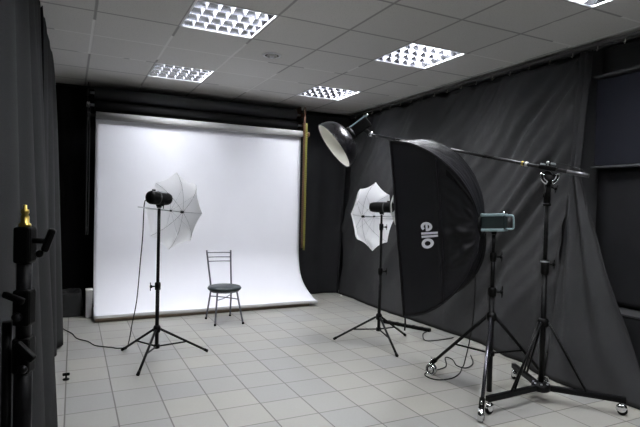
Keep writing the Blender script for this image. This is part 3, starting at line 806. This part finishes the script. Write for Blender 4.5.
q = MB().lathe([(.018, -.045), (.026, -.043), (.028, -.03), (.028, .052), (.02, .058), (.0145, .058)], Bc + V((0, 0, .92)), n=22).build('collar', M['plastic'], t)
MB().lathe([(.0286, .040), (.0295, .041), (.0295, .05), (.0286, .051)], Bc + V((0, 0, .92)), n=22).build('collar_ring', M['dimsteel'], q)
knob(Bc + V((.026, -.01, .945)), (1, -.35, 0), .013, .03, parent=q)
q = MB().tube(Bc + V((0, 0, 1.345)), Bc + V((0, 0, 1.50)), .023, n=20).lathe([(.023, 0), (.027, .002), (.027, .018), (.023, .02)], Bc + V((0, 0, 1.345)), n=20).build('head_sleeve', M['plastic'], t)
knob(Bc + V((.022, -.012, 1.475)), (1, -.4, -.35), .012, .03, parent=q)
MB().tube(Bc + V((-.02, -.01, 1.475)), Bc + V((-.085, -.04, 1.405)), .005, n=8).build('lever', M['plastic'], q)
BE = V((2.450, 3.933, 1.966)); bd = (BE - PIV).normalized()
camd = V((-.446, -.895, 0))                              # the protractor plates lie in the arm's plane of tilt
hz = V((bd.x, bd.y, 0)).normalized(); side = V((hz.y, -hz.x, 0)) if V((hz.y, -hz.x, 0)).dot(V((-1, -1, 0))) > 0 else V((-hz.y, hz.x, 0))
MB().tube(PIV - bd * .25, BE, .0125, n=18).build('boom_arm', M['armmetal'], t)
MB().tube(PIV - bd * .27, PIV - bd * .13, .0140, n=18).build('arm_end_sleeve', M['armgrey'], t)
for o_, m_, l_ in ((.0, 'cream', .016), (.030, 'brass', .010)):
    MB().lathe([(.0135, 0), (.0175, .001), (.0175, l_), (.0135, l_ + .001)], PIV + bd * (.145 + o_), bd, n=18).build('arm_band', M[m_], t)
Rb = Matrix((side, bd, side.cross(bd))).transposed()
MB().box(PIV, (.040, .12, .032), rot=Rb, bev=.008).build('arm_clamp', M['plastic'], t)
MB().ball(PIV + V((0, 0, .036)), .014).tube(PIV, PIV + V((0, 0, .03)), .008).build('clamp_knob', M['chrome'], t)
for k in (-1, 1): MB().box(PIV + hz * (.035 * k) + V((0, 0, .028)), (.012, .035, .012), rot=Rb, bev=.003).build('clamp_wing', M['dimsteel'], t)
pc = PIV + V((0, 0, -.050))
MB().tube(pc - side * .014, pc + side * .014, .030, n=22).box(pc + V((0, 0, -.045)), (.03, .03, .06), rot=Matrix((side, hz, V((0, 0, 1)))).transposed(), bev=.004).build('pivot_block', M['plastic'], t)
# protractor arcs: slotted chrome quadrants either side of the pivot, facing the camera side
cr = V((.895, -.445, 0)); fw = V((-.445, -.895, 0))
pl = MB()
for a0, a1 in ((172, 250), (292, 368)):
    pts = []
    for rr, fl in ((.064, 0), (.044, 1)):
        A = [math.radians(lerp(a0, a1, k / 10)) for k in range(11)]
        if fl: A = A[::-1]
        pts += [pc + fw * .034 + cr * (rr * math.cos(q)) + V((0, 0, rr * math.sin(q))) for q in A]
    pl.path(pts, .0056, n=7, sub=2, closed=True)
pl.build('protractor', M['chrome'], t)
MB().grid(lambda a_, b_: pc + fw * .030 + cr * (lerp(.0, .064, b_) * math.cos(lerp(math.radians(172), math.radians(368), a_))) + V((0, 0, lerp(.0, .064, b_) * math.sin(lerp(math.radians(172), math.radians(368), a_)))), 24, 2).build('pivot_plate', M['plastic'], t, solid=.006)
MB().path([PIV - bd * .25 + V((0, 0, .018)), PIV - bd * .2 + V((0, 0, .034)), PIV - bd * .07 + V((0, 0, .045)), PIV + V((0, 0, .026))], .003, n=6, sub=4).build('safety_cord', M['cable'], t)

# beauty dish and its lamp head at the far end of the arm
oc = V((2.157, 4.076, 1.855)); oa = V((-.745, .215, -.598)).normalized()
nk = oc - oa * .165
t = thing('beauty_dish', tuple(nk), 'round black beauty dish with cream white inside hanging from the boom arm', 'beauty dish')
Rd = .232
outp = [(.060, 0)] + [(.060 + (Rd - .060) * math.sin(q) ** .9, .165 * (1 - math.cos(q)) ** .95) for q in [PI / 2 * k / 12 for k in range(1, 13)]]
MB().lathe([(.060, -.02)] + outp, nk, oa, n=48).build('outer_shell', M['dishout'], t)
MB().lathe([(.0001, .006)] + [(r - .003, h + .003) for r, h in outp[:-1]] + [(Rd - .004, .164)], nk, oa, n=48).build('white_inside', M['pearl'], t)
MB().path([oc + p for p in [(oa.cross(V((0, 0, 1))).normalized() * (Rd * math.cos(q)) + oa.cross(oa.cross(V((0, 0, 1))).normalized()) * (Rd * math.sin(q))) for q in [2 * PI * k / 40 for k in range(40)]]], .004, n=6, sub=1, closed=True).build('rim', M['dishout'], t)
ha = -oa; sx = ha.cross(V((0, 0, 1))).normalized(); hu = sx.cross(ha); Rh = Matrix((sx, ha, hu)).transposed()
hc = nk + ha * .13
t = thing('flash_head', tuple(hc), 'black and steel flash head behind the beauty dish at the boom arm tip', 'studio light')
MB().box(hc, (.10, .20, .105), rot=Rh, bev=.014).build('body', M['plastic'], t)
MB().lathe([(.0001, -.018), (.062, -.018), (.066, -.006), (.066, .022), (.0001, .022)], nk + ha * .022, ha, n=28).build('front_collar', M['black'], t)
for sg in (-1, 1):
    MB().box(hc + hu * (.050) + sx * (sg * .036) + ha * .02, (.018, .20, .018), rot=Rh, bev=.005).build('side_rail', M['teal'], t)
MB().ball(hc + ha * .125 + hu * .05, .014).build('rear_knob', M['chrome'], t)
bk = BE + bd * .0
MB().box((bk + hc) / 2 + V((.012, -.01, 0)), (.035, .035, (bk - hc).length * .7), rot=(bk - hc).to_track_quat('Z', 'Y').to_matrix(), bev=.006).ball(BE + bd * .012, .024).build('swivel', M['black'], t)
MB().lathe([(.0001, -.012), (.020, -.012), (.024, -.004), (.024, .010), (.0001, .012)], BE + V((.0, -.022, 0)), (0, 1, 0), n=18).build('swivel_knob', M['chrome'], t)

# ------------------------------------------------------------------ stand cropped at the left edge
Fc = V((-.081, 1.212, 0))
t = thing('light_stand', Fc, 'thick black stand with a brass spigot close to the left edge', 'light stand')
MB().tube(Fc + V((0, 0, .03)), Fc + V((0, 0, .66)), .0215, n=22).tube(Fc + V((-.03, .012, .3)), Fc + V((-.03, .012, 1.06)), .010, n=12).build('lower_tube', M['black'], t)
MB().tube(Fc + V((0, 0, .66)), Fc + V((0, 0, 1.01)), .0175, n=22).build('middle_tube', M['black'], t)
MB().tube(Fc + V((0, 0, 1.0)), Fc + V((0, 0, 1.20)), .0145, n=22).build('upper_tube', M['black'], t)
for z, k in ((1.185, 0), (1.055, 1), (.955, 2)):
    q = MB().box(Fc + V((.001, 0, z + .036)), (.035, .035, .076), bev=.006, rot=Matrix.Rotation(-.4, 3, 'Z')).build('clamp', M['plastic'], t)
    rr = V((.895, -.445, 0)); ff = V((-.446, -.895, 0))
    if k == 0:
        mb = MB().tube(Fc + rr * .018 + V((0, 0, z + .045)), Fc + rr * .042 + V((0, 0, z + .045)), .006)
        mb.box(Fc + rr * .050 + V((0, 0, z + .047)), (.016, .016, .052), bev=.006, rot=Matrix.Rotation(.35, 3, V((-ff.x, -ff.y, 0)))).ball(Fc + rr * .032 + V((0, 0, z + .018)), .008)
    elif k == 1:
        mb = MB().box(Fc + ff * .026 + rr * -.006 + V((0, 0, z + .060)), (.046, .012, .014), bev=.004, rot=Matrix.Rotation(-.46, 3, 'Z') @ Matrix.Rotation(.35, 3, 'Y')).ball(Fc + ff * .024 + V((0, 0, z + .02)), .010)
    else:
        mb = MB().box(Fc + ff * .024 + rr * .018 + V((0, 0, z + .05)), (.050, .014, .016), bev=.004, rot=Matrix.Rotation(-.46, 3, 'Z') @ Matrix.Rotation(.75, 3, 'Y')).ball(Fc + ff * .022 + rr * .012 + V((0, 0, z + .012)), .009)
    mb.build('clamp_lever', M['plastic'], q)
MB().lathe([(.0001, 0), (.0120, 0), (.0120, .006), (.008, .010), (.0082, .022), (.0058, .026), (.0080, .030), (.0076, .036), (.004, .038), (.0036, .046), (.0001, .047)], Fc + V((0, 0, 1.258)), n=16).build('brass_spigot', M['brass'], t)
MB().lathe([(.021, -.02), (.034, -.02), (.036, .012), (.021, .02)], Fc + V((0, 0, .33)), n=20).build('leg_hub', M['plastic'], t)
for a in (40, 150, 272):
    a = math.radians(a); dd = V((math.cos(a), math.sin(a), 0)); R_ = .30
    leg = MB().tube(Fc + dd * .034 + V((0, 0, .33)), Fc + dd * R_ + V((0, 0, .014)), .011, n=12).build('leg', M['black'], t)
    MB().tube(Fc + dd * (R_ - .02) + V((0, 0, .026)), Fc + dd * (R_ + .005) + V((0, 0, .011)), .014, n=12).build('foot_tip', M['plastic'], leg)

# ------------------------------------------------------------------ small floor things and cables
tag(MB().path([(.560, 4.262, 1.325), (.545, 4.275, 1.28), (.545, 4.33, 1.03), (.538, 4.40, .80), (.527, 4.50, .47), (.503, 4.60, .24), (.490, 4.66, .095), (.470, 4.705, .008), (.44, 4.745, .006),
               (.395, 4.76, .006), (.361, 4.802, .006), (.314, 4.838, .006), (.228, 4.923, .006), (.176, 5.084, .006), (.087, 5.23, .006), (.046, 5.441, .006), (-.007, 5.586, .006), (-.05, 5.72, .006)],
              .0045, n=7, sub=5).build('power_cable', M['cable'], None), 'thin black cable from the left flash head down across the floor to the left curtain', 'cable')
tag(MB().path([(3.385, 4.215, .006), (3.30, 4.165, .006), (3.171, 3.984, .006), (3.192, 3.917, .006), (3.40, 3.915, .006), (3.50, 3.93, .006)], .005, n=7, sub=5).build('power_cable', M['cable'], None),
    'black cable on the floor between the power strip and the curtain hem', 'cable')
tag(MB().path([(2.66, 2.80, 1.11), (2.78, 2.90, .80), (2.84, 2.98, .40), (2.93, 3.15, .05), (2.92, 3.165, .006), (2.80, 3.06, .006), (2.659, 2.99, .006), (2.536, 3.005, .006), (2.50, 3.08, .006), (2.535, 3.16, .006),
               (2.66, 3.19, .006), (2.811, 3.236, .006), (2.96, 3.42, .010), (2.99, 3.36, .006), (2.91, 3.22, .006), (2.93, 3.13, .010), (3.081, 3.211, .006), (3.23, 3.40, .006)],
              .0045, n=7, sub=5).build('power_cable', M['cable'], None), 'black cable looping on the floor around the wheel of the softbox stand', 'cable')
t = thing('power_strip', (3.33, 4.47, 0), 'long black power strip lying on the floor in front of the right curtain hem', 'power strip')
pa, pb = V((3.19, 4.76, 0)), V((3.435, 4.215, 0)); dd = (pb - pa).normalized(); sd = V((-dd.y, dd.x, 0))
MB().box((pa + pb) / 2 + V((0, 0, .018)), (.045, (pb - pa).length, .034), rot=Matrix((sd, dd, V((0, 0, 1)))).transposed(), bev=.006).build('body', M['plastic'], t)
for k in range(5):
    MB().lathe([(.0001, 0), (.019, 0), (.019, .003), (.0001, .003)], pa.lerp(pb, .15 + .17 * k) + V((0, 0, .0350)), n=18).build('socket', M['blackroll'], t)
c = V((0.0, 4.075, 0))
t = thing('wing_screw', c, 'small dark wing screw standing alone on the floor tiles at left', 'screw')
MB().lathe([(.0001, 0), (.022, 0), (.024, .004), (.020, .010), (.007, .012), (.006, .030), (.0001, .030)], c, n=20).build('screw', M['plastic'], t)
MB().box(c + V((0, 0, .040)), (.048, .012, .022), bev=.005).build('wing', M['plastic'], t)
tag(MB().box((3.53, 6.36, .012), (.05, .035, .022), bev=.006).build('paper_scrap', M['cream'], None), 'tiny pale scrap on the floor in the back right corner', 'scrap')

# ------------------------------------------------------------------ camera and output
Rr = ((0.8949453923262596, -0.4455327530013378, 0.02394390855825378), (-0.013327806863666173, 0.026946228485182085, 0.9995480330302435), (0.44597658494387565, 0.8948600263580182, -0.018177428539945))
cam = bpy.data.cameras.new('camera'); co = bpy.data.objects.new('camera', cam); COL.objects.link(co)
mw = Matrix.Identity(4)
for i in range(3):
    mw[i][0] = Rr[0][i]; mw[i][1] = Rr[1][i]; mw[i][2] = -Rr[2][i]
mw[0][3], mw[1][3], mw[2][3] = 0, 0, 1.3201
co.matrix_world = mw
cam.sensor_width = 36; cam.lens = 36 * 504.56 / 640; cam.clip_start = .05
SC.camera = co
w = bpy.data.worlds.new('world'); SC.world = w; w.use_nodes = True
w.node_tree.nodes['Background'].inputs[0].default_value = (0, 0, 0, 1); w.node_tree.nodes['Background'].inputs[1].default_value = 0
SC.view_settings.view_transform = 'Standard'; SC.view_settings.look = 'None'; SC.view_settings.gamma = 1; SC.view_settings.use_curve_mapping = False
SC.view_settings.exposure = 0.0
SC.cycles.use_denoising = True
SC.cycles.max_bounces = 10; SC.cycles.diffuse_bounces = 6; SC.cycles.sample_clamp_indirect = 8
for o in list(bpy.data.objects):
    if '_o' in o: del o['_o']
